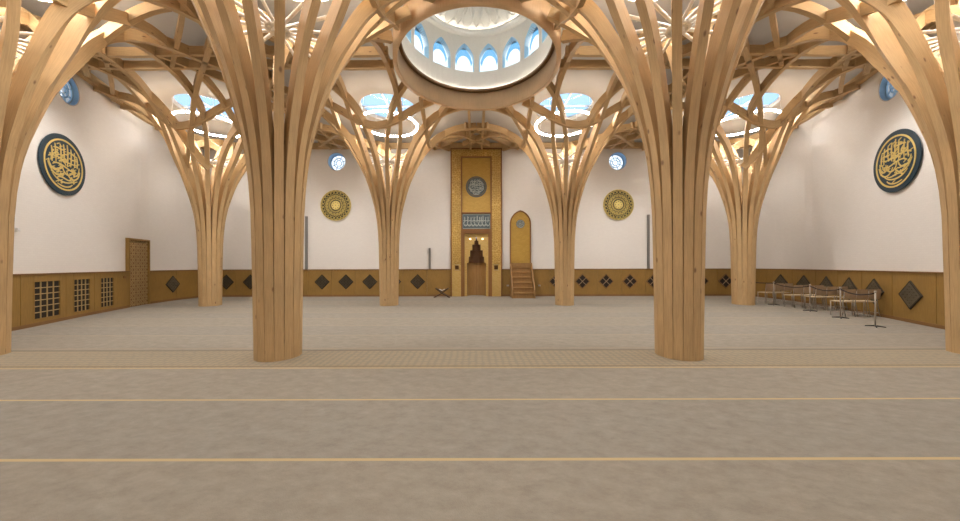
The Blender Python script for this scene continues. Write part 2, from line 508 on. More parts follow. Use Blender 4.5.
# ------------------------------------------------------------------ portholes
def porthole(x, y, z, rz, dp=.27):
    global skn
    R = empty('window_%d' % skn, (x, y, z), rz); skn += 1; tag(R, kind='structure')
    a = MB(); a.lathe([(.45, -.005), (.47, -.012), (.47, .0)], 40, axis='y')
    a.build('rim', M['plaster'], R)
    a = MB(); a.lathe([(.449, .0), (.44, dp+.03)], 40, axis='y'); a.build('reveal', M['blue_reveal'], R)
    # octagonal tracery
    t = MB(); y0, y1 = dp, dp+.04
    def ring(r, w, n=8, ph=PI/8): t.ribbon([(r*math.cos(ph+2*PI*i/n), r*math.sin(ph+2*PI*i/n)) for i in range(n)], w, y0, y1, True)
    ring(.425, .05, 40); ring(.15, .028); ring(.27, .022); ring(.27, .022, 8, 0)
    for i in range(8):
        an = 2*PI*i/8+PI/8
        t.ribbon([(.15*math.cos(an), .15*math.sin(an)), (.42*math.cos(an), .42*math.sin(an))], .022, y0, y1)
    t.build('tracery', M['tracery_pale'], R)
    g = MB(); g.lathe([(0, dp+.06), (.44, dp+.06)], 40, axis='y'); g.build('pane', M['glass'], R)
for side in ('left', 'right'):
    p, rz = side_port[side]; porthole(p.x, p.y, PORT_Z, rz, .12)
porthole(-7.25, BACK, PORT_Z, 0); porthole(7.35, BACK, PORT_Z, 0)

# ------------------------------------------------------------------ timber trees
funnel = pchip([.36, .40, .50, .63, .88, 1.07, 1.30, 1.53, 1.78, 2.1, 2.55, 3.0, 3.5],
               [0.0, 2.5, 3.60, 4.20, 5.02, 5.45, 5.88, 6.28, 6.60, 6.95, 7.27, 7.43, 7.50])
ALLT = TREES+REAR
def lat_h(x, y):
    return funnel(min(math.hypot(x-a, y-b) for a, b in ALLT))
LO = .90
def clip_param(cx, cy, ox, oy, dx, dy, L):
    """largest distance along a line that stays inside the hall and outside the dome ring"""
    t = 0.0
    while t < L:
        x = cx+ox+dx*t; y = cy+oy+dy*t
        if abs(x) > 14.12 or y > BACK-.1 or y < -5.7: break
        if math.hypot(x-DOME[0], y-DOME[1]) < 2.40: break
        t += .03
    return max(t-.03, 0)
def rib_mesh(gx, gy, k):
    a = math.radians(11.25+22.5*k)
    c = math.radians(22.5+45*(k//2))            # ribs come in pairs about c
    # k even -> a = c-11.25 -> turns to c+22.5 ; odd -> c-22.5
    d = c+math.radians(22.5) if k % 2 == 0 else c-math.radians(22.5)
    dx, dy = math.cos(d), math.sin(d)
    diag = abs(math.sin(2*d)) > .5
    L = (5.02 if diag else 3.55)
    # offset line: passes at LO from the centre, on the side where the rib starts
    sgn = -1 if k % 2 == 0 else 1
    nx, ny = -dy, dx
    ox, oy = nx*LO*sgn, ny*LO*sgn
    rk = LO/math.sin(math.radians(33.75)); tk = math.sqrt(rk*rk-LO*LO)
    Lc = clip_param(gx, gy, ox, oy, dx, dy, L)
    P = []                                        # plan points (local), None height -> funnel
    for h in (0.0, 1.2, 2.5, 3.0, 3.4, 3.65, 3.95, 4.24, 4.5, 4.8, 5.05):
        lo, hi = .36, 1.0
        for _ in range(30):
            m = (lo+hi)/2
            if funnel(m) < h: lo = m
            else: hi = m
        P.append((lo*math.cos(a), lo*math.sin(a), h))
    r0 = .92
    p0 = Vector((r0*math.cos(a), r0*math.sin(a))); p1 = Vector((rk*math.cos(a), rk*math.sin(a)))
    p2 = Vector((ox+dx*(tk+.75), oy+dy*(tk+.75)))
    for i in range(0, 19):
        t = i/18; q = p0*(1-t)**2+p1*2*t*(1-t)+p2*t*t
        P.append((q.x, q.y, None))
    t = tk+.75+.3
    while t < Lc:
        P.append((ox+dx*t, oy+dy*t, None)); t += .3
    if Lc > tk+.75: P.append((ox+dx*Lc, oy+dy*Lc, None))
    pts = []
    for x, y, h in P:
        X, Y = gx+x, gy+y
        if h is None: h = max(lat_h(X, Y), 0)
        # trunk part stays round, higher up the plan follows the bay widths
        cx = warp(gx, gy); f = min(1, max(0, (math.hypot(x, y)-.45)/1.7)); f = f*f*(3-2*f)
        xx = (cx+x)*(1-f)+warp(X, Y)*f
        pts.append(Vector((xx, Y, h)))
    hd = []
    for i in range(len(pts)):
        if i < 11: hd.append(a); continue
        v = pts[min(i+1, len(pts)-1)]-pts[max(i-1, 0)]; hd.append(math.atan2(v.y, v.x))
    dep = [.24-.03*max(0, min(1, (p.z-2.5)/1.5))+.05*max(0, min(1, (p.z-5.6)/1.4)) for p in pts]
    w = [.137 if p.z < 3 else .134 for p in pts]
    m = MB(); m.sweep(pts, hd, w, dep, (random.uniform(0, 50), random.uniform(0, 50)))
    return m
TREE_LABELS = {
    (-10.65, 5.54): 'branching pale timber column cut by the left edge of the photo, nearest on the left',
    (-3.55, 5.54): 'large branching pale timber column nearest the viewer, standing left of the dome',
    (3.55, 5.54): 'large branching pale timber column nearest the viewer, standing right of the dome',
    (10.65, 5.54): 'branching pale timber column cut by the right edge of the photo, nearest on the right',
    (-10.65, 12.64): 'farther branching timber column standing by the left wall, just right of the lattice door',
    (-3.55, 12.64): 'farther branching timber column standing left of the gilded prayer niche',
    (3.55, 12.64): 'farther branching timber column standing right of the stepped pulpit',
    (10.65, 12.64): 'farther branching timber column beside the row of chairs on the right',
}
for _g, _w in ((-10.65, 'by the left wall'), (-3.55, 'left of centre'), (3.55, 'right of centre'), (10.65, 'by the right wall')):
    TREE_LABELS[(_g, -1.56)] = 'added branching timber column unseen behind the viewer, '+_w
RING_WHERE = {
    (-10.65, 5.54): 'inside the crown of the timber column cut by the left edge',
    (-3.55, 5.54): 'inside the crown of the near timber column left of the dome',
    (3.55, 5.54): 'inside the crown of the near timber column right of the dome',
    (10.65, 5.54): 'inside the crown of the timber column cut by the right edge',
    (-10.65, 12.64): 'above the far column next to the lattice door',
    (-3.55, 12.64): 'above the far column left of the prayer niche',
    (3.55, 12.64): 'above the far column right of the prayer niche',
    (10.65, 12.64): 'above the far column next to the chairs',
    (-10.65, -1.56): 'added unseen in the rear bay by the left wall, behind the viewer',
    (-3.55, -1.56): 'added unseen in the rear bay just left behind the viewer',
    (3.55, -1.56): 'added unseen in the rear bay just right behind the viewer',
    (10.65, -1.56): 'added unseen in the rear bay by the right wall, behind the viewer',
}
def light_ring(gx, gy):
    x = warp(gx, gy)
    R = empty('ring_pendant_light', (x, gy, 7.27))
    tag(R, 'glowing ring light '+RING_WHERE[(gx, gy)], 'ring light', 'ring lights hung in the column crowns')
    a = MB(); a.lathe([(1.10, .0), (1.17, .0), (1.17, .045), (1.10, .045), (1.10, 0)], 64); a.build('diffuser', M['led'], R)
    a = MB(); a.lathe([(1.09, .046), (1.18, .046), (1.18, .06), (1.09, .06), (1.09, .046)], 64); a.build('housing', M['white_steel'], R)
    for k in range(4):
        an = PI/4+k*PI/2
        a = MB(); a.tube([(1.13*math.cos(an)*f, 1.13*math.sin(an)*f, z) for f, z in ((1, .07), (.93, .86))], .005, 5)
        a.build('cable', M['white_steel'], R)
for gx, gy in TREES+REAR:
    x = warp(gx, gy)
    R = empty('timber_tree_column', (x, gy, 0)); tag(R, TREE_LABELS[(gx, gy)], 'timber column', 'branching timber columns')
    T = Matrix.Translation((-x, -gy, 0))
    for k in range(16):
        rib_mesh(gx, gy, k).build('rib', M['spruce'], R, T)
    # white steel hub and spokes tying the ribs together
    hz = 5.80
    a = MB(); a.lathe([(0, -.10), (.10, -.10), (.10, .10), (0, .10)], 20, (0, 0, hz), smooth=False)
    a.lathe([(.16, -.03), (.2, -.03), (.2, .03), (.16, .03), (.16, -.03)], 24, (0, 0, hz), smooth=False)
    a.build('hub', M['white_steel'], R)
    for k in range(16):
        an = math.radians(11.25+22.5*k); c, s = math.cos(an), math.sin(an)
        a = MB(); a.tube([(.09*c, .09*s, hz), (.98*c*(.86 if abs(gx) > 5 and gy < 10 else 1), .98*s, hz+.06)], .03, 8)
        a.build('spoke', M['white_steel'], R)
    light_ring(gx, gy)

# ------------------------------------------------------------------ roof lattice beams
RL = empty('timber_roof_lattice', (0, 9.09, 7.5))
tag(RL, 'woven lattice of curved timber beams under the ceiling joining all the branching columns', 'roof beams')
RT = Matrix.Translation((0, -9.09, -7.5))
nb = [0]
def lattice_line(fn, L0, L1, w=.11, dz=0.0, dep=.25):
    """fn(t)->grid x,y ; splits at the dome ring and hall limits"""
    run = []; t = L0
    def flush():
        if len(run) > 4:
            pts = []
            for (x, y) in run: pts.append(Vector((warp(x, y), y, lat_h(x, y)+dz)))
            hd = []
            for i in range(len(pts)):
                v = pts[min(i+1, len(pts)-1)]-pts[max(i-1, 0)]; hd.append(math.atan2(v.y, v.x))
            m = MB(); m.sweep(pts, hd, w, dep, (random.uniform(0, 50), random.uniform(0, 50)))
            m.build('beam', M['spruce'], RL, RT); nb[0] += 1
        run.clear()
    while t <= L1+1e-6:
        x, y = fn(t)
        if abs(x) > 14.1 or y > BACK-.1 or y < 2.0 or math.hypot(x-DOME[0], y-DOME[1]) < 2.42: flush()
        else: run.append((x, y))
        t += .25
    flush()
for gy in (5.54, 12.64):
    for s in (-1.62, 1.62): [lattice_line(lambda t, Y=gy+s, X=gx: (X+t, Y), -2.95, 2.95, dz=.012) for gx in (-10.65, -3.55, 3.55, 10.65)]
for gx, gy in TREES:
    for s in (-1.62, 1.62): lattice_line(lambda t, X=gx+s, Y=gy: (X, Y+t), -2.95, 2.95, dz=.018)
for s in (-.29, .29):
    lattice_line(lambda t, Y=9.09+s: (t, Y), -14, 14, dz=.024, w=.10)
    for X in (-7.1, 0, 7.1): lattice_line(lambda t, X=X+s: (X, t), 2, 16.1, dz=.03, w=.10)
# short diagonal braces in the bays between columns
for gx, gy in [(-7.1, 9.09), (7.1, 9.09), (0, 16.19), (-7.1, 16.19), (7.1, 16.19), (-10.65, 9.09), (10.65, 9.09), (-14.2, 9.09), (14.2, 9.09)]:
    for sx in (-1, 1):
        for o_ in (-1.62, 1.62):
            lattice_line(lambda t, a=gx, b=gy, sx=sx, o_=o_: (a+t*.7071*sx-o_*.7071*sx, b+t*.7071+o_*.7071), -2.3, 2.3, dz=.036, w=.10)

# ------------------------------------------------------------------ unseen fill spots added at beam height between the columns
def fill_spot(x, y, P=300, nm='added_fill_spot'):
    l = bpy.data.lights.new(nm, 'SPOT'); l.energy = P; l.spot_size = math.radians(132); l.spot_blend = .8; l.shadow_soft_size = .45; l.color = (1, .95, .89)
    o = lk(bpy.data.objects.new(nm, l)); o.location = (warp(x, y), y, 7.42)
for x in (-7.1, 0, 7.1):
    for y, P in ((-1.56, 60), (5.54, 230), (12.64, 300)): fill_spot(x, y, P)
for x in (-10.65, 10.65): fill_spot(x, 9.09, 230)
for x in (-11.9, 11.9): fill_spot(x, 14.6, 60)

# ------------------------------------------------------------------ dome
D = empty('dome', (DOME[0], DOME[1], 7.27))
tag(D, 'large round white dome with arched windows above a wide curved timber ring', 'dome')
a = MB(); a.lathe([(2.25, 0), (2.37, 0), (2.37, .60), (2.25, .60), (2.25, 0)], 96); a.build('timber_ring', M['spruce_ring_lit'], D)
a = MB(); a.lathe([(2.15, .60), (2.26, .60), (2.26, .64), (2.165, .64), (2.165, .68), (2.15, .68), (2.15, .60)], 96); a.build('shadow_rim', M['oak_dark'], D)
a = MB(); a.lathe([(2.17, .641), (2.195, .641), (2.195, .66), (2.17, .66), (2.17, .641)], 96); a.build('added_light_strip', M['led_drum_fill'], D)  # unseen glowing strip added to brighten the drum
Z0 = 7.27
R2 = 2.2
sill, spring, apex, dtop = 8.60, 9.05, 9.60, 9.86
hw = math.radians(8.9)
RO = 2.40
def arch_w(z):
    if z < sill or z > apex: return 0
    if z <= spring: return hw
    t = (z-spring)/(apex-spring)
    return hw*(math.cos(t*PI/2)**.72)*(1-.10*t)
zs = [7.87, 8.2, sill] + [sill+.15*i for i in range(1, 4)] + [spring] + [spring+(apex-spring)*i/12 for i in range(1, 13)] + [9.74, dtop]
drum = MB(); rev = MB()
for k in range(16):
    ac = math.radians(22.5*k+11.25)
    half = math.radians(11.25)
    def P(an, z, r=R2): return Vector((r*math.cos(an), r*math.sin(an), z-Z0))
    for i in range(len(zs)-1):
        z0, z1 = zs[i], zs[i+1]
        inside = z0 >= sill-1e-6 and z1 <= apex+1e-6
        if not inside:
            for j in range(4):
                x0, x1 = -half+half*j/2, -half+half*(j+1)/2
                n = len(drum.v); drum.v += [P(ac+x0, z0), P(ac+x1, z0), P(ac+x1, z1), P(ac+x0, z1)]; drum.face([n, n+1, n+2, n+3])
        else:
            w0, w1 = arch_w(z0), arch_w(z1)
            if abs(z0-sill) < 1e-6: w0 = hw
            for sg in (-1, 1):
                n = len(drum.v); drum.v += [P(ac+sg*half, z0), P(ac+sg*w0, z0), P(ac+sg*w1, z1), P(ac+sg*half, z1)]; drum.face([n, n+1, n+2, n+3])
                n = len(rev.v); ro = RO
                rev.v += [P(ac+sg*w0, z0), P(ac+sg*w1, z1), P(ac+sg*w1*.90, z1-(.03 if z1 > spring else 0), ro), P(ac+sg*w0*.90, z0, ro)]; rev.face([n, n+1, n+2, n+3])
    n = len(rev.v); rev.v += [P(ac-hw, sill), P(ac+hw, sill), P(ac+hw*.90, sill, RO), P(ac-hw*.90, sill, RO)]; rev.face([n, n+1, n+2, n+3])
    rev.build('window_reveal', M['blue_reveal_pale'], D); rev = MB()
drum.build('drum', M['cream'], D)
# windows
for k in range(16):
    an = math.radians(22.5*k+11.25)
    wd = RO*math.tan(hw)*.90
    X = Matrix.Translation((0, 0, 0)) @ Matrix.Rotation(an-PI/2, 4, 'Z') @ Matrix.Translation((0, RO-.03, -Z0))
    def outl(sc=1.0):
        p = [(-wd*sc, sill), (wd*sc, sill), (wd*sc, spring)]
        for i in range(1, 12):
            z = spring+(apex-.03-spring)*i/12; p.append((wd*arch_w(z)/hw*sc, z))
        p.append((0, apex-.03))
        for i in reversed(range(1, 12)):
            z = spring+(apex-.03-spring)*i/12; p.append((-wd*arch_w(z)/hw*sc, z))
        p.append((-wd*sc, spring)); return p
    g = MB(); g.prism(outl(), .035, .045)
    pane = g.build('window_pane', M['glass'], D, X)
    t = MB(); t.ribbon(outl(.97), .045, 0, .03, True)
    # arch bands and star lattice in the head of the window
    def arch(s, zc=spring-.16, hh=.50):
        return [(wd*s*math.cos(u), zc+hh*s*math.sin(u)) for u in [PI*i/14 for i in range(15)]]
    t.ribbon(arch(.78), .09, 0, .03); t.ribbon(arch(.92, spring-.05, .47), .042, 0, .03)
    for i in range(1, 8):
        u = PI*i/8
        t.ribbon([(wd*.78*math.cos(u), spring-.16+.38*math.sin(u)), (wd*.98*math.cos(u+.12), spring+.5*math.sin(u+.12))], .042, 0, .03)
        t.ribbon([(wd*.78*math.cos(u), spring-.16+.38*math.sin(u)), (wd*.98*math.cos(u-.12), spring+.5*math.sin(u-.12))], .042, 0, .03)
    for sg in (-1, 1): t.ribbon([(sg*wd*.86, sill), (sg*wd*.86, spring)], .042, 0, .03)
    t.build('tracery', M['blue_frame'], pane)
    # blue glass around the arch head
    b = MB(); inner = arch(.78); outer = [(wd*.96*math.cos(PI*i/14), (spring+(apex-.06-spring)*math.sin(PI*i/14)**1.6)) for i in range(15)]
    n = len(b.v)
    for (p, q) in zip(inner, outer): b.v += [Vector((p[0], .03, p[1])), Vector((q[0], .03, q[1]))]
    for i in range(14): b.face([2*i, 2*i+1, 2*i+3, 2*i+2])
    b.build('blue_glass', M['glass_blue'], pane, X)
# cove, cap
a = MB(); a.lathe([(2.2, dtop-Z0), (2.12, 9.93-Z0), (2.0, 9.93-Z0), (1.95, 9.79-Z0), (1.80, 9.79-Z0), (1.80, 9.83-Z0), (1.83, 9.83-Z0), (1.83, 9.80-Z0), (1.93, 9.80-Z0), (1.93, 9.9-Z0)], 96); a.build('cornice', M['cream'], D)
a = MB(); a.lathe([(1.85, 9.801-Z0), (1.85, 9.815-Z0), (1.88, 9.815-Z0), (1.88, 9.801-Z0), (1.85, 9.801-Z0)], 64); a.build('added_light_strip', M['led_cap_fill'], D)  # hidden glowing strip added to brighten the cap
a = MB(); a.lathe([(1.93, 9.86-Z0), (1.8, 9.92-Z0), (1.5, 10.05-Z0), (1.0, 10.2-Z0), (.5, 10.28-Z0), (0, 10.3-Z0)], 64); a.build('cap', M['cream'], D)
def capz(r): return [9.80, 9.90, 10.05, 10.2, 10.28, 10.3][0]+(10.3-9.8)*(1-(r/1.92)**2)
rel = MB()
for k in range(16):
    an = 2*PI*k/16
    for sg in (-1, 1):
        pts = []
        for i in range(13):
            t = i/12; r = .25+1.5*t; da = sg*.19*math.sin(PI*t)*1.0
            pts.append((r*math.cos(an+da), r*math.sin(an+da), capz(r)-Z0-.02))
        rel.tube(pts, .022, 6)
        pts = []
        for i in range(9):
            t = i/8; r = .9+.95*t; da = sg*.13*math.sin(PI*t)
            pts.append((r*math.cos(an+PI/16+da), r*math.sin(an+PI/16+da), capz(r)-Z0-.02))
        rel.tube(pts, .018, 6)
rel.build('relief_ornament', M['cream'], D)
# outer weathering shell above the ceiling so that only windows and skylights let daylight in
a = MB(); a.lathe([(2.37, .6), (2.62, .6), (2.62, sill-Z0-.02), (2.2, sill-Z0-.02)], 64); a.build('curb', M['cream'], D)
a = MB(); a.lathe([(2.2, apex-Z0+.03), (2.62, apex-Z0+.05), (2.5, 10.1-Z0), (1.5, 10.5-Z0), (0, 10.6-Z0)], 64); a.build('outer_roof', M['grey_metal'], D)

# ------------------------------------------------------------------ oak wainscot (trims) and grilles
WH = 1.39
MX = 1.33
t = MB()
seams = [MX+i*1.236 for i in range(0, 11)]
for sg in (-1, 1):
    ss = [s for s in seams if s < 14.1]+[14.12]
    for i in range(len(ss)-1):
        a0, a1 = ss[i]+.006, ss[i+1]-.006
        t.box((sg*(a0+a1)/2, BACK-.03, .08+(WH-.1)/2), (a1-a0, .06, WH-.1))
t.build('trim_4', M['oak'])['kind'] = 'structure'
t = MB()
for sg in (-1, 1):
    t.box((sg*(MX+14.1)/2, BACK-.045, WH-.0), (14.1-MX, .09, .035)); t.box((sg*(MX+14.1)/2, BACK-.04, .045), (14.1-MX, .08, .09))
t.build('trim_5', M['oak_dark'])['kind'] = 'structure'

WT = .11
grl = [(32.0, 59.0), (72.3, 89.0), (99.6, 113.0)]
gy_ = [(ray_wall(a), ray_wall(b)) for a, b in grl]
dya, dyb = ray_wall(128.5), ray_wall(150.0)
def side_panels(side, seams, gaps, full_gaps):
    t = MB()
    cuts = sorted(set(seams))
    for i in range(len(cuts)-1):
        y0, y1 = cuts[i], cuts[i+1]
        if any(g0-.02 < (y0+y1)/2 < g1+.02 for g0, g1 in full_gaps): continue
        isgap = any(g0-.02 < (y0+y1)/2 < g1+.02 for g0, g1 in gaps)
        bands = [(.09, .17), (1.20, WH)] if isgap else [(.09, WH)]
        ga = .006 if not isgap else 0
        n = max(1, int((y1-y0)/.3)); ys = [y0+ga+(y1-y0-2*ga)*k/n for k in range(n+1)]
        for z0, z1 in bands:
            base = len(t.v)
            for y in ys:
                for off in (0.0, WT):
                    p, _ = wall_frame(side, y, off)
                    for z in (z0, z1): t.v.append(Vector((p.x, p.y, z)))
            for k in range(n):
                a = base+4*k; b = a+4
                for q in ([a, a+1, b+1, b], [a+2, b+2, b+3, a+3], [a+1, a+3, b+3, b+1], [a, b, b+2, a+2]): t.face(q)
            t.face([base, base+2, base+3, base+1]); e = base+4*n; t.face([e, e+1, e+3, e+2])
    return t
ledges = {}
def side_sweep(side, y0, y1, z, off, w, dep):
    n = max(2, int((y1-y0)/.3)); pts = []; hd = []
    for k in range(n+1):
        y = y0+(y1-y0)*k/n; p, rz = wall_frame(side, y, off); pts.append((p.x, p.y, z)); hd.append(rz if side == 'left' else rz+PI)
    m = MB(); m.sweep(pts, hd, w, dep); return m
ls = [0.0, 2, 4, 6, ray_wall(18.6), gy_[0][0], gy_[0][1], ray_wall(64.7), gy_[1][0], gy_[1][1], ray_wall(93.4), gy_[2][0], gy_[2][1], ray_wall(117), dya, dyb, 14.6, 16.08]
o = side_panels('left', ls, gy_, [(dya, dyb)]).build('trim_6', M['oak']); fix_normals(o); tag(o, kind='structure')
rd = [781.0, 804.6, 827.5, 850.6, 876.0, 912.8]
rdy = [ray_wall(p) for p in rd]
rs = [0.0, 2, 4, 6, ray_wall(938)] + [ray_wall(893.5)] + [(rdy[i]+rdy[i+1])/2 for i in range(4)] + [rdy[0]+.8, 16.08]
o = side_panels('right', rs, [], []).build('trim_7', M['oak']); fix_normals(o); tag(o, kind='structure')
k = 8
for side, y0, y1 in (('left', 0, dya), ('left', dyb, 16.08), ('right', 0, 16.08)):
    for z, off, w, dep in ((WH-.015, WT/2+.01, WT+.04, .03), (.0, WT/2, WT+.02, .09)):
        o = side_sweep(side, y0, y1, z, off, w, dep).build('trim_%d' % k, M['oak_dark']); tag(o, kind='structure'); k += 1

# grille units on the left wall
WHICH = ['nearest and largest of the three', 'the middle one of the three', 'nearest the lattice door']
for (y0, y1), wh in zip(gy_, WHICH):
    ym = (y0+y1)/2; p, rz = wall_frame('left', ym, WT); W = math.hypot(y1-y0, wallx(y1)-wallx(y0))
    # chord centre
    a_, _ = wall_frame('left', y0, WT); b_, _ = wall_frame('left', y1, WT); mid = (a_+b_)/2
    rz = math.atan2(b_.y-a_.y, b_.x-a_.x)
    R = empty('grille', (mid.x, mid.y, .17), rz)
    tag(R, 'square-grid grille in the left wall panelling, '+wh, 'grille', 'grilles in the left wall panelling')
    H = 1.03
    b = MB(); b.box((0, .028, H/2), (W, .01, H)); b.build('backing', M['dark'], R)  # dark sheet in place of a shaded cavity
    b = MB()
    for x in (-W/2+.01, W/2-.01): b.box((x, .008, H/2), (.02, .03, H))
    for z in (.01, H-.01): b.box((0, .008, z), (W-.04, .03, .02))
    b.build('frame', M['oak'], R)
    b = MB()
    for i in range(1, 4): b.box((-W/2+.02+(W-.04)*i/4, .012, H/2), (.020, .02, H-.04))
    for j in range(1, 6): b.box((0, .012, .02+(H-.04)*j/6), (W-.04, .02, .024))
    b.build('lattice', M['oak_light'], R)

# lattice door
a_, _ = wall_frame('left', dya, WT); b_, _ = wall_frame('left', dyb, WT); mid = (a_+b_)/2; rz = math.atan2(b_.y-a_.y, b_.x-a_.x)
R = empty('door_1', (mid.x, mid.y, 0), rz); tag(R, kind='structure')
W = (b_-a_).length; DH = 2.62
b = MB()
for x in (-W/2+.025, W/2-.025): b.box((x, .055, DH/2), (.05, .11, DH))
b.box((0, .055, DH+.035), (W, .11, .07)); b.build('door_frame', M['oak'], R)
b = MB(); b.box((0, .085, DH/2), (W-.12, .03, DH)); leaf = b.build('door_leaf', M['frame_brown'], R)
b = MB(); w2 = (W-.12)/2
def clipseg(x0, z0, x1, z1, xa, xb, za, zb):
    t0, t1 = 0.0, 1.0; dx, dz = x1-x0, z1-z0
    for p, q in ((-dx, x0-xa), (dx, xb-x0), (-dz, z0-za), (dz, zb-z0)):
        if abs(p) < 1e-9:
            if q < 0: return None
        else:
            r = q/p
            if p < 0: t0 = max(t0, r)
            else: t1 = min(t1, r)
    return None if t0 >= t1 else ((x0+t0*dx, z0+t0*dz), (x0+t1*dx, z0+t1*dz))
def girih(mb, xa, xb, za, zb, s, w, y0, y1, ox=0, oz=0):
    for ang in (0, 45, 90, 135):
        d = (math.cos(math.radians(ang)), math.sin(math.radians(ang))); n = (-d[1], d[0])
        for i in range(-60, 61):
            for e in (-.2, .2):
                q = (i+e)*s*(1 if ang % 90 == 0 else .7071)
                cx, cz = (xa+xb)/2+n[0]*q, (za+zb)/2+n[1]*q
                g = clipseg(cx-d[0]*9, cz-d[1]*9, cx+d[0]*9, cz+d[1]*9, xa, xb, za, zb)
                if g: mb.ribbon(list(g), w, y0, y1)
girih(b, -w2, w2, .02, DH, .26, .014, .055, .07); b.build('lattice', M['oak_light'], leaf)

# ------------------------------------------------------------------ diamond panels
def diamond(name, h, x, y, rz, label, group, kind):
    R = empty(name, (x, y, .76), rz); tag(R, label, 'diamond panel', group)
    b = MB(); dpt = [(-h, 0), (0, -h), (h, 0), (0, h)]
    b.prism(dpt, -.012, .0); b.build('backing', M['dark'] if kind == 'open' else M['bronze_back'], R)
    b = MB(); b.ribbon([(p*(1-.03/h), q*(1-.03/h)) for p, q in dpt], .04, -.03, -.012, True)
    b.build('frame', M['oak_dark'] if kind == 'open' else M['bronze_back'], R)
    b = MB()
    if kind == 'open':
        for sg in (-1, 1): b.ribbon([(-h/2*.95, -sg*h/2*.95), (h/2*.95, sg*h/2*.95)], .028, -.035, -.012)
        b.build('cross_bars', M['chair_back'], R)
    else:
        def cl(x0, z0, x1, z1):      # clip to the rotated square through rotated coords
            c = .7071; f = lambda x, z: ((x+z)*c, (z-x)*c); g = lambda u, v: ((u-v)*c, (u+v)*c)
            a = f(x0, z0); e = f(x1, z1); hh = h*.7071*.93
            r = clipseg(*a, *e, -hh, hh, -hh, hh)
            return [g(*r[0]), g(*r[1])] if r else None
        s = .15
        for ang in (0, 45, 90, 135):
            d = (math.cos(math.radians(ang)), math.sin(math.radians(ang))); n = (-d[1], d[0])
            for i in range(-5, 6):
                for e in (-.2, .2):
                    q = (i+e)*s*(1 if ang % 90 == 0 else .7071)
                    r = cl(n[0]*q-d[0]*2, n[1]*q-d[1]*2, n[0]*q+d[0]*2, n[1]*q+d[1]*2)
                    if r: b.ribbon(r, .02, -.028, -.012)
        b.build('star_lattice', M['bronze'], R)
ords = ['first', 'second', 'third', 'fourth', 'fifth', 'sixth', 'seventh', 'eighth', 'ninth', 'tenth']
lp = [57.7, 81.5, 105.3, 129.1, 152.9, 176.7, 200.5, 224.3, 248.1]
for i, d in enumerate(lp):
    if i in (5, 6): continue
    X = -d/312*BACK+CAMX
    diamond('diamond_panel', .39, X, BACK-.06, 0, 'patterned dark diamond in the back wall panelling, %s left of the niche' % ords[i], 'patterned diamonds left of the niche', 'pat')
rp = [80.5, 106.4, 130.1, 153.8, 177.4, 225.0, 249.2]
RLAB = ['half hidden behind the far column right of the pulpit', 'just right of the far column beside the pulpit', 'second right of the far column beside the pulpit', 'third right of the far column beside the pulpit',
        'half hidden by the left side of the near right column', 'partly hidden by the right side of the near right column', 'just left of the far column beside the chairs']
for d, lb in zip(rp, RLAB):
    X = d/312*BACK+CAMX
    diamond('diamond_panel', .39, X, BACK-.06, 0, 'cross-barred dark diamond, '+lb, 'open diamonds right of the niche', 'open')
p, rz = wall_frame('left', ray_wall(172.5), WT+.004)
diamond('diamond_panel', .39, p.x, p.y, rz, 'patterned dark diamond on the left wall between lattice door and column', None, 'pat')
RN = ['farthest along the right wall, nearest the column', 'second from the far end of the right wall', 'third from the far end of the right wall', 'fourth from the far end of the right wall', 'behind the nearest rope post on the right wall', 'large and unobstructed at the near end of the right wall']
for i, y in enumerate(rdy):
    p, rz = wall_frame('right', y, WT+.006)
    diamond('diamond_panel', .40, p.x, p.y, rz, 'carved dark diamond panel, '+RN[i], 'carved diamonds on the right wall', 'pat')

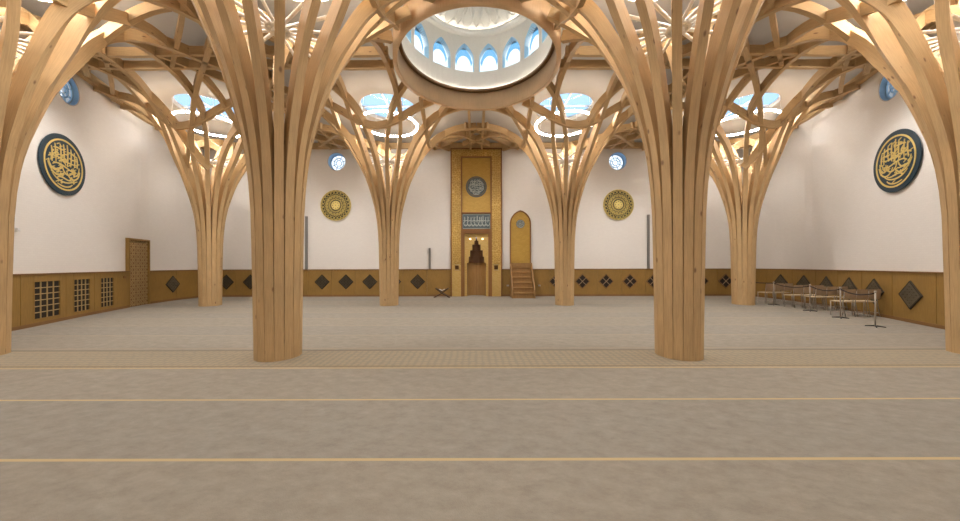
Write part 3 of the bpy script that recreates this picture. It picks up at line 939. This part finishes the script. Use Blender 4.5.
# ------------------------------------------------------------------ calligraphy
def bez(p, n=10):
    out = []
    for i in range(n+1):
        t = i/n; q = [Vector(a) for a in p]
        while len(q) > 1: q = [q[j]*(1-t)+q[j+1]*t for j in range(len(q)-1)]
        out.append((q[0].x, q[0].y))
    return out
def stroke(mb, p, w, y0, y1, n=12, sx=1, sz=1, cx=0, cz=0):
    pts = [(cx+x*sx, cz+z*sz) for x, z in bez(p, n)]
    ws = [w*(.35+.75*math.sin(PI*min(1, (i+.8)/(n+1)))**.6) for i in range(n+1)]
    mb.ribbon(pts, ws, y0, y1)
def dot(mb, x, z, s, y0, y1):
    mb.prism([(x-s, z), (x, z-s), (x+s, z), (x, z+s)], y0, y1)
def script_disc(mb, R, seed, y0, y1, flip=1):
    rnd = random.Random(seed); w = .045*R
    st = []
    # tall uprights
    for i, x in enumerate([-.52, -.38, -.16, -.02, .14, .30, .46, .58]):
        top = math.sqrt(max(0, .74**2-x*x))*rnd.uniform(.9, 1.0); bot = rnd.uniform(-.12, .08)
        st.append([(x-.03, top), (x+.02, top*.6), (x-.02*rnd.uniform(-1, 2), bot)])
    # deep bowls and sweeps
    st += [[(-.66, .05), (-.62, -.34), (-.18, -.36), (-.14, .02)], [(-.10, -.02), (-.06, -.40), (.36, -.38), (.38, .0)],
           [(.30, -.04), (.36, -.36), (.66, -.30), (.66, .08)], [(-.52, -.36), (-.3, -.62), (.2, -.66), (.46, -.40)],
           [(-.62, .16), (-.2, .32), (.1, -.02), (.62, .18)], [(-.5, -.08), (-.2, .16), (.2, -.22), (.56, -.12)],
           [(-.34, -.50), (-.1, -.30), (.1, -.56), (.34, -.44)], [(-.30, -.66), (0, -.78), (.25, -.70), (.34, -.58)],
           [(-.44, .26), (-.34, .42), (-.22, .36), (-.26, .22), (-.4, .22)], [(.36, -.10), (.52, -.02), (.50, -.24), (.34, -.22)],
           [(-.08, .16), (.06, .30), (.14, .18), (.04, .06), (-.08, .1)], [(-.66, .12), (-.58, .24), (-.5, .14), (-.58, .02)]]
    st += [[(-.70, -.05), (-.5, -.5), (-.1, -.46), (.0, -.2)], [(.08, -.16), (.2, -.5), (.6, -.5), (.70, -.06)],
           [(-.46, .46), (-.3, .56), (-.1, .40), (.04, .56)], [(.1, .44), (.3, .56), (.44, .38), (.56, .44)],
           [(-.6, -.24), (-.4, -.14), (-.3, -.3), (-.1, -.24)], [(.2, .30), (.34, .2), (.42, .34), (.56, .26)], [(-.24, .06), (-.16, .18), (.0, .14), (.06, .0)]]
    for s in st: stroke(mb, [(x*flip*R, z*R) for x, z in s], w, y0, y1)
    for _ in range(22):
        a = rnd.uniform(0, 2*PI); r = rnd.uniform(.3, .66); dot(mb, r*math.cos(a)*R, r*math.sin(a)*R, .035*R, y0, y1)
    for _ in range(34):
        a = rnd.uniform(0, 2*PI); r = rnd.uniform(.2, .7); x, z = r*math.cos(a), r*math.sin(a)
        stroke(mb, [((x-.06)*R, (z-.02)*R), (x*R, (z+.03)*R), ((x+.07)*R, (z+.05)*R)], w*.6, y0, y1, 4)
def disc_plaque(name, loc, rz, R, label, seed, flip):
    O = empty(name, loc, rz); tag(O, label, 'wall plaque')
    b = MB(); b.lathe([(0, -.025), (R*.99, -.025), (R, -.02), (R, .0)], 64, axis='y', smooth=False); b.build('backing_disc', M['navy'], O)
    b = MB(); b.lathe([(R*.79, -.026), (R*.79, -.036), (R*.845, -.036), (R*.845, -.026)], 64, axis='y', smooth=False); b.build('gold_ring', M['gold'], O)
    b = MB(); script_disc(b, R, seed, -.036, -.025, flip); b.build('calligraphy', M['gold'], O)
y = ray_wall(63.5, .05); p, rz = wall_frame('left', y, .035)
disc_plaque('calligraphy_roundel', (p.x, p.y, 4.61), rz, .89, 'large navy roundel with gold calligraphy on the left white wall', 3, 1)
y = ray_wall(896.3, .05); p, rz = wall_frame('right', y, .035)
disc_plaque('calligraphy_roundel', (p.x, p.y, 4.61), rz, .89, 'large navy roundel with gold calligraphy on the right white wall', 11, -1)

# gold openwork rosettes on the back wall
def rosette(x, label):
    R = .80; O = empty('rosette', (x, BACK-.005, 4.72)); tag(O, label, 'wall rosette', 'gold rosettes on the back wall')
    b = MB(); b.lathe([(0, -.03), (R*.97, -.03), (R*.97, .0)], 64, axis='y', smooth=False); b.build('backing_disc', M['bronze_olive'], O)
    b = MB(); y0, y1 = -.055, -.03
    def ringp(r, w, n=64): b.ribbon([(r*math.cos(2*PI*i/n), r*math.sin(2*PI*i/n)) for i in range(n)], w, y0, y1, True)
    for r, w in ((.975, .028), (.64, .022), (.42, .022)): ringp(R*r, R*w*1.2)
    for (r, m, st) in ((.95, 24, 7), (.66, 16, 5), (.95, 24, 3), (.62, 16, 3)):
        for i in range(m):
            a0 = 2*PI*i/m; a1 = 2*PI*(i+st)/m
            b.ribbon([(R*r*math.cos(a0), R*r*math.sin(a0)), (R*r*math.cos(a1), R*r*math.sin(a1))], .011, y0, y1)
    for i in range(24):
        a0 = 2*PI*(i+.5)/24; dot(b, R*.80*math.cos(a0), R*.80*math.sin(a0), .04, y0, y1)
    b.build('openwork', M['gold_pale'], O)
    b = MB(); b.lathe([(0, -.06), (R*.26, -.06), (R*.30, -.04), (R*.30, -.03)], 16, axis='y', smooth=False); b.build('centre_boss', M['gold_pale'], O)
    b = MB()
    for i in range(9):
        a0 = 2*PI*i/8; r = 0 if i == 8 else R*.2
        b.lathe([(0, -.064), (.02, -.064), (.02, -.058)], 8, (r*math.cos(a0), 0, r*math.sin(a0)), axis='y', smooth=False)
    b.build('studs', M['bronze_back'], O)
M['bronze_olive'] = plain('olive_bronze', (.045, .045, .022), .5)
M['gold_pale'] = plain('pale_gold', (.74, .60, .21), .45, .2)
rosette(-7.28, 'round gold openwork rosette on the back wall left of the prayer niche')
rosette(7.36, 'round gold openwork rosette on the back wall right of the pulpit')

# ------------------------------------------------------------------ mihrab (prayer niche panel)
MI = empty('mihrab', (0, BACK, 0)); tag(MI, 'tall gilded prayer niche panel with calligraphy in the centre of the back wall', 'prayer niche')
HW = 1.32; MT = 7.62
def rects(mb, x0, x1, z0, z1, y0, y1): mb.box(((x0+x1)/2, (y0+y1)/2, (z0+z1)/2), (x1-x0, y1-y0, z1-z0))
b = MB(); rects(b, -HW, -HW+.06, 0, MT, -.20, 0); rects(b, HW-.06, HW, 0, MT, -.20, 0); rects(b, -HW+.06, HW-.06, MT-.06, MT, -.20, 0)
b.build('outer_frame', M['frame_brown'], MI)
b = MB(); rects(b, -HW+.06, -.76, 1.42+.22, MT-.06, -.16, 0); rects(b, .76, HW-.06, 1.42+.22, MT-.06, -.16, 0); rects(b, -.76, .76, 7.16, MT-.06, -.16, 0)
b.build('patterned_border', M['gold_border'], MI)
b = MB()
for sg in (-1, 1):
    b = MB(); rects(b, min(sg*.76, sg*(HW-.06)), max(sg*.76, sg*(HW-.06)), 0.0, 1.34, -.16, 0)
    # surround of the small opening
    for dx in (-.19, .19): b.box((sg*1.01+dx, -.08, 1.49), (.12, .16, .30))
    b.build('lower_border', M['gold_light'], MI)
b = MB()
for sg in (-1, 1):
    b.ribbon([(sg*1.01-.115, 1.375), (sg*1.01+.115, 1.375), (sg*1.01+.115, 1.605), (sg*1.01-.115, 1.605)], .04, -.18, -.02, True)
b.build('opening_frame', M['gold_light'], MI)

b = MB()
for sg in (-1, 1): b = MB(); b.box((sg*1.01, -.03, 1.49), (.26, .02, .26)); b.build('opening_back', M['muqarnas'], MI)
b = MB()
for sg in (-1, 1): rects(b, sg*.76-.035, sg*.76+.035, 0, 7.2, -.20, -.0)
rects(b, -.725, .725, 7.13, 7.2, -.20, 0); rects(b, -.725, .725, 4.26, 4.33, -.2, 0); rects(b, -.725, .725, 3.36, 3.46, -.2, 0)
b.build('inner_frame', M['frame_brown'], MI)
b = MB(); rects(b, -.725, .725, 4.33, 7.13, -.12, 0); b.build('upper_panel', M['gold_plain'], MI)
# roundel
b = MB(); b.lathe([(0, -.15), (.54, -.15), (.54, -.12)], 48, (0, 0, 5.64), axis='y', smooth=False); b.build('roundel', M['grey_blue'], MI)
b = MB(); b.lathe([(.45, -.15), (.45, -.17), (.50, -.17), (.50, -.15)], 48, (0, 0, 5.64), axis='y', smooth=False)
b.build('roundel_ring', M['bronze'], MI)
b = MB(); script_disc(b, .56, 5, -.168, -.15); b.build('roundel_calligraphy', M['silver'], MI, Matrix.Translation((0, 0, 5.64)))
# rectangular inscription
b = MB(); rects(b, -.72, .72, 3.47, 4.25, -.14, 0); b.build('inscription_panel', M['grey_blue'], MI)
b = MB(); b.ribbon([(-.69, 3.50), (.69, 3.50), (.69, 4.22), (-.69, 4.22)], .03, -.155, -.14, True)
rnd = random.Random(5)
x = -.60
while x < .62:
    top = 4.16-rnd.uniform(0, .1)
    stroke(b, [(x, top), (x+.01, 3.95), (x-.01, 3.78)], .036, -.155, -.14, 6); x += rnd.choice([.085, .13, .16])
for i in range(7):
    x0 = -.66+i*.19
    stroke(b, [(x0, 3.82), (x0+.02, 3.58), (x0+.2, 3.56), (x0+.2, 3.80)], .04, -.155, -.14)
    stroke(b, [(x0, 3.92), (x0+.08, 3.80), (x0+.12, 3.98), (x0+.22, 3.86)], .03, -.155, -.14)
    dot(b, x0+.1, 3.70, .022, -.155, -.14); dot(b, x0+.06, 4.05, .02, -.155, -.14)
b.build('inscription_lettering', M['silver_gold'] if 'silver_gold' in M else M['silver'], MI)
# niche front with stepped opening
steps = [(.49, 0), (.49, 1.735), (.40, 1.735), (.40, 2.05), (.33, 2.05), (.33, 2.38), (.215, 2.38), (.215, 2.68), (.105, 2.68), (.105, 2.88), (.045, 2.88), (.02, 3.07)]
poly = [(-.62, 0), (-.62, 3.25), (.62, 3.25), (.62, 0)] + steps + [(-x, z) for x, z in reversed(steps)]
b = MB(); b.prism(poly, -.03, .03); b.build('niche_front', M['gold_light'], MI)
b = MB()
for sg in (-1, 1): rects(b, sg*.67-.055, sg*.67+.055, 0, 3.36, -.17, .0)
rects(b, -.62, .62, 3.24, 3.36, -.17, 0); b.build('niche_frame', M['frame_brown'], MI)
b = MB()
# planked half cylinder
for i in range(12):
    a0, a1 = PI*i/12+.008, PI*(i+1)/12-.008
    q = [(.49*math.cos(a0), .03+.49*math.sin(a0)), (.49*math.cos(a1), .03+.49*math.sin(a1)), (.52*math.cos(a1), .03+.52*math.sin(a1)), (.52*math.cos(a0), .03+.52*math.sin(a0))]
    n = len(b.v)
    for z in (0, 1.735):
        for xx, yy in q: b.v.append(Vector((xx, yy, z)))
    for f in ((0, 3, 2, 1), (4, 5, 6, 7), (0, 1, 5, 4), (1, 2, 6, 5), (2, 3, 7, 6), (3, 0, 4, 7)): b.face([n+i_ for i_ in f])
b.build('niche_planks', M['niche_plank'], MI)
b = MB(); prof = [(.53, 0), (.53, 1.735), (.41, 1.735), (.40, 2.05), (.34, 2.05), (.33, 2.38), (.225, 2.38), (.215, 2.68), (.11, 2.68), (.105, 2.88), (.05, 2.88), (.0, 3.1)]
b.lathe(prof, 24, (0, .03, 0), 0, PI, smooth=False)
for (r, z0, z1, n) in ((.40, 1.735, 2.05, 9), (.33, 2.05, 2.38, 7), (.215, 2.38, 2.68, 5), (.105, 2.68, 2.88, 3)):   # little hanging cells
    for i in range(n):
        a0 = PI*(i+.5)/n; rr = r*.9
        b.box((rr*math.cos(a0), .03+rr*math.sin(a0)*.9, z0+(z1-z0)*.62), (r*.10, r*.10, (z1-z0)*.75))
b.build('muqarnas_vault', M['muqarnas'], MI)
for sg in (-1, 1):
    b = MB(); b.lathe([(0, -.05), (.035, -.05), (.035, -.03)], 12, (sg*.32, 0, 2.96), axis='y', smooth=False); b.build('spotlight', M['spot'], MI)

# ------------------------------------------------------------------ minbar: arch panel and stairs
AP = empty('arch_panel', (2.27, BACK, 1.40)); tag(AP, 'pointed-arch gilded panel with small blue roundel on the wall above the pulpit', 'wall panel')
def ogive(w, h, sp, n=12):
    p = [(-w, 0), (w, 0), (w, sp)]
    R = (w*w+(h-sp)**2)/(2*w); cx = w-R; am = math.atan2(h-sp, -cx)
    for i in range(1, n): a = am*i/n; p.append((cx+R*math.cos(a), sp+R*math.sin(a)))
    p.append((0, h))
    for i in reversed(range(1, n)): a = am*i/n; p.append((-cx-R*math.cos(a), sp+R*math.sin(a)))
    p.append((-w, sp)); return p
b = MB(); b.prism(ogive(.50, 2.98, 2.35), -.10, 0); b.build('panel', M['gold_plain'], AP)
b = MB(); b.ribbon(ogive(.51, 3.0, 2.35), .06, -.14, .0, True); b.build('frame', M['frame_brown'], AP)
b = MB(); b.lathe([(0, -.12), (.22, -.12), (.22, -.10)], 32, (0, 0, 2.33), axis='y', smooth=False); b.build('roundel', M['teal'] if 'teal' in M else M['grey_blue'], AP)
b = MB(); script_disc(b, .22, 9, -.13, -.12); b.lathe([(.17, -.12), (.17, -.13), (.2, -.13), (.2, -.12)], 32, (0, 0, 0), axis='y', smooth=False); b.build('calligraphy', M['silver'], AP, Matrix.Translation((0, 0, 2.33)))

ST = empty('minbar_steps', (2.27, 15.0, 0)); tag(ST, 'wooden stepped pulpit with low side rails below the pointed arch panel', 'pulpit')
nst = 6; rise = 1.5/nst; tread = .96/nst
for i in range(nst):
    b = MB(); b.box((0, .05+tread*(i+.5)+.0, rise*(i+.5)), (.98, tread, rise)); so = b.build('step', M['oak_stair'], ST)
    b = MB(); b.box((0, .05+tread*i+tread*.5-.02, rise*(i+1)+.0), (.99, tread+.04, .035)); b.build('nosing', M['niche_plank'], so)
for sg in (-1, 1):
    b = MB(); n0 = len(b.v)
    prof = [(0.0, 0), (1.07, 0), (1.03, 1.72), (.92, 1.72), (0.0, .42)]
    for xx in (sg*.50, sg*.56):
        for (yy, zz) in prof: b.v.append(Vector((xx, yy, zz)))
    b.face([0, 1, 2, 3, 4]); b.face([9, 8, 7, 6, 5])
    for i in range(5): j = (i+1) % 5; b.face([i, i+5, j+5, j])
    o = b.build('side_panel', M['oak_stair'], ST); fix_normals(o)
b = MB(); b.box((0, .99, 1.6), (1.0, .05, .22)); b.build('back_rail', M['oak_stair'], ST)

# X-shaped book rest
RB = empty('book_rest', (-1.72, 15.55, 0)); tag(RB, 'dark folding X-shaped book rest on the carpet left of the niche', 'book rest')
for sg in (-1, 1):
    b = MB(); b.ribbon([(-.40*sg, 0), (0, .22), (.32*sg, .46)], .05, -.12+sg*.005, .12+sg*.005); b.build('board', M['book_dark'], RB)
b = MB(); b.ribbon([(-.26, .44), (0, .30), (.26, .44)], .03, -.10, .10); b.build('cradle', M['book_dark'], RB)
BK = MB(); BK.ribbon([(-.13, .40), (0, .34), (.13, .40)], .03, -.08, .08); o = BK.build('book', M['paper']); o.location = (-1.72, 15.55, .012)
tag(o, 'small open white book lying on the dark book rest', 'book')

# slim wall loudspeakers
for x, z0, z1, lb in ((-8.80, 1.41, 4.15, 'tall slim grey column loudspeaker on the back wall beside the near left column'),
                      (8.90, 1.41, 4.2, 'tall slim grey column loudspeaker on the back wall beside the near right column'),
                      (-2.42, 1.41, 2.50, 'short slim grey wall speaker left of the prayer niche')):
    O = empty('column_speaker', (x, BACK, z0)); tag(O, lb, 'loudspeaker')
    b = MB(); b.box((0, -.055, (z1-z0)/2), (.10, .09, z1-z0)); b.build('housing', M['grey_metal'], O)
    b = MB(); b.box((0, -.105, (z1-z0)/2), (.07, .01, z1-z0-.08)); b.build('grille_cloth', M['grey_metal2'] if 'grey_metal2' in M else M['grey_metal'], O)
p, rz = wall_frame('left', ray_wall(18, .05), .05)
b = MB(); b.box((0, .02, 0), (.07, .05, .09)); b.lathe([(0, -.02), (.02, -.02), (.02, -.005)], 12, (0, 0, -.01), axis='y')
o = b.build('wall_sensor', M['white_box']); o.location = (p.x, p.y, 2.52); o.rotation_euler = (0, 0, rz)
tag(o, 'tiny pale sensor box on the left white wall beside the cut-off column', 'sensor')
for x in (1.62, 3.25):
    b = MB(); b.box((0, -.01, 0), (.12, .02, .08)); b.box((-.028, -.022, 0), (.035, .006, .05)); b.box((.028, -.022, 0), (.035, .006, .05)); o = b.build('wall_socket', M['steel']); o.location = (x, BACK-.06, .55)
    tag(o, 'small metal socket plate on the panelling '+('between niche and pulpit' if x < 2 else 'right of the pulpit'), 'socket', None)
p, rz = wall_frame('left', ray_wall(123.5), WT)
b = MB(); b.box((0, -.012, 0), (.13, .024, .09)); b.box((0, -.03, 0), (.06, .014, .04)); o = b.build('switch_plate', M['frame_brown']); o.location = (p.x, p.y, 1.18); o.rotation_euler = (0, 0, rz)
tag(o, 'small brown switch plate on the panelling left of the lattice door', 'switch')

# ------------------------------------------------------------------ chairs
def make_chair():
    R = empty('chair', (0, 0, 0))
    b = MB(); b.box((0, 0, .455), (.31, .36, .03)); b.box((0, -.02, .455), (.335, .28, .028)); b.build('seat', M['chair_seat'], R)
    b = MB(); n = 6
    for k in range(n):      # curved back panel
        x0 = -.165+.33*k/n; x1 = -.165+.33*(k+1)/n; c = lambda x: -.22-.03*(1-(x/.18)**2)
        b.box(((x0+x1)/2, (c(x0)+c(x1))/2, .69), (.057, .02, .30))
    b.build('backrest', M['chair_back'], R)
    for sx in (-1, 1):
        b = MB(); b.tube([(sx*.15, .16, 0), (sx*.15, .16, .44)], .011, 8); b.build('leg', M['steel'], R)
        b = MB(); b.tube([(sx*.15, -.24, 0), (sx*.15, -.17, .44), (sx*.15, -.215, .80)], .011, 8); b.build('leg', M['steel'], R)
        b = MB(); b.tube([(sx*.15, -.22, .12), (sx*.15, .16, .12)], .008, 6); b.build('stretcher', M['steel'], R)
    return R
ch = make_chair(); first = True
ROWS = [(12.90, 11.92, 'farthest row'), (11.72, 11.85, 'second farthest row'), (11.05, 11.94, 'second nearest row'), (9.74, 11.37, 'nearest row')]
POS = ['left chair', 'middle chair', 'right chair']
for y, x0, rn in ROWS:
    for k in range(3):
        o = ch if first else copy_tree(ch); first = False
        o.location = (x0+.375*k, y, 0)
        o['label'] = 'pale-seated metal chair behind the rope, %s of the %s' % (POS[k], rn)
        o['category'] = 'chair'; o['group'] = 'chairs behind the rope barrier'

# rope posts
posts = [(11.79, 12.39), (11.45, 10.73), (10.86, 9.33), (10.20, 8.0)]
posts = [(11.93, 14.1)] + posts
PL = ['farthest, hidden behind the far timber column', 'fourth nearest, beside the far column', 'third nearest, before the second diamond', 'second nearest, among the chairs', 'nearest, in front of the fifth diamond']
def make_post():
    R = empty('rope_post')
    b = MB(); b.tube([(0, 0, .02), (0, 0, .88)], .016, 12); b.build('pole', M['steel'], R)
    b = MB(); b.lathe([(0, .93), (.022, .925), (.026, .90), (.022, .875), (.016, .87)], 16); b.build('cap', M['steel'], R)
    for k in range(4):
        a = PI/4+k*PI/2
        b = MB(); b.tube([(.02*math.cos(a), .02*math.sin(a), .03), (  .17*math.cos(a), .17*math.sin(a), .012)], [.018, .012], 8); b.build('foot', M['dark_foot'], R)
    return R
pp = make_post()
for i, (x, y) in enumerate(posts):
    o = pp if i == 0 else copy_tree(pp)
    o.location = (x, y, 0); tag(o, 'slim metal rope barrier post, '+PL[i], 'barrier post', 'rope barrier posts')
RPL = ['leading behind the far column', 'farthest fully visible span', 'middle span over the chairs', 'nearest span before the large diamonds']
for i in range(4):
    a = Vector((*posts[i], .87)); b_ = Vector((*posts[i+1], .87)); pts = []
    for k in range(15):
        t = .013+.974*k/14; q = a*(1-t)+b_*t; q.z -= .10*4*t*(1-t)*(1 if i else .3); pts.append(q)
    m = MB(); m.tube(pts, .016, 8); o = m.build('barrier_rope', M['rope']); tag(o, 'dark sagging rope between posts, '+RPL[i], 'rope', 'barrier ropes')

# ------------------------------------------------------------------ world
w = bpy.data.worlds.new('sky'); scene.world = w; w.use_nodes = True; nt = w.node_tree; bg = nt.nodes['Background']
tc = N(nt, 'ShaderNodeTexCoord'); sp = N(nt, 'ShaderNodeSeparateXYZ'); nt.links.new(tc.outputs['Generated'], sp.inputs[0])
r = ramp(nt, [(0.0, (.80, .88, 1.0)), (.6, (.85, .93, 1.0)), (1.0, (.6, .8, 1.0))], sp.outputs[2])
nt.links.new(r.outputs[0], bg.inputs[0]); bg.inputs[1].default_value = .72

# ------------------------------------------------------------------ camera
cd = bpy.data.cameras.new('camera'); cam = bpy.data.objects.new('camera', cd); lk(cam)
cd.sensor_width = 36; cd.lens = 312/960*36; cd.shift_x = 4.5/960; cd.shift_y = 4.8/960; cd.clip_start = .05
cam.location = (CAMX, 0, 1.6)
cam.rotation_euler = (PI/2, math.radians(.12), 0)
scene.camera = cam
scene.view_settings.view_transform = 'Standard'; scene.view_settings.look = 'None'; scene.view_settings.gamma = 1
scene.view_settings.exposure = 1.33; scene.view_settings.use_curve_mapping = False
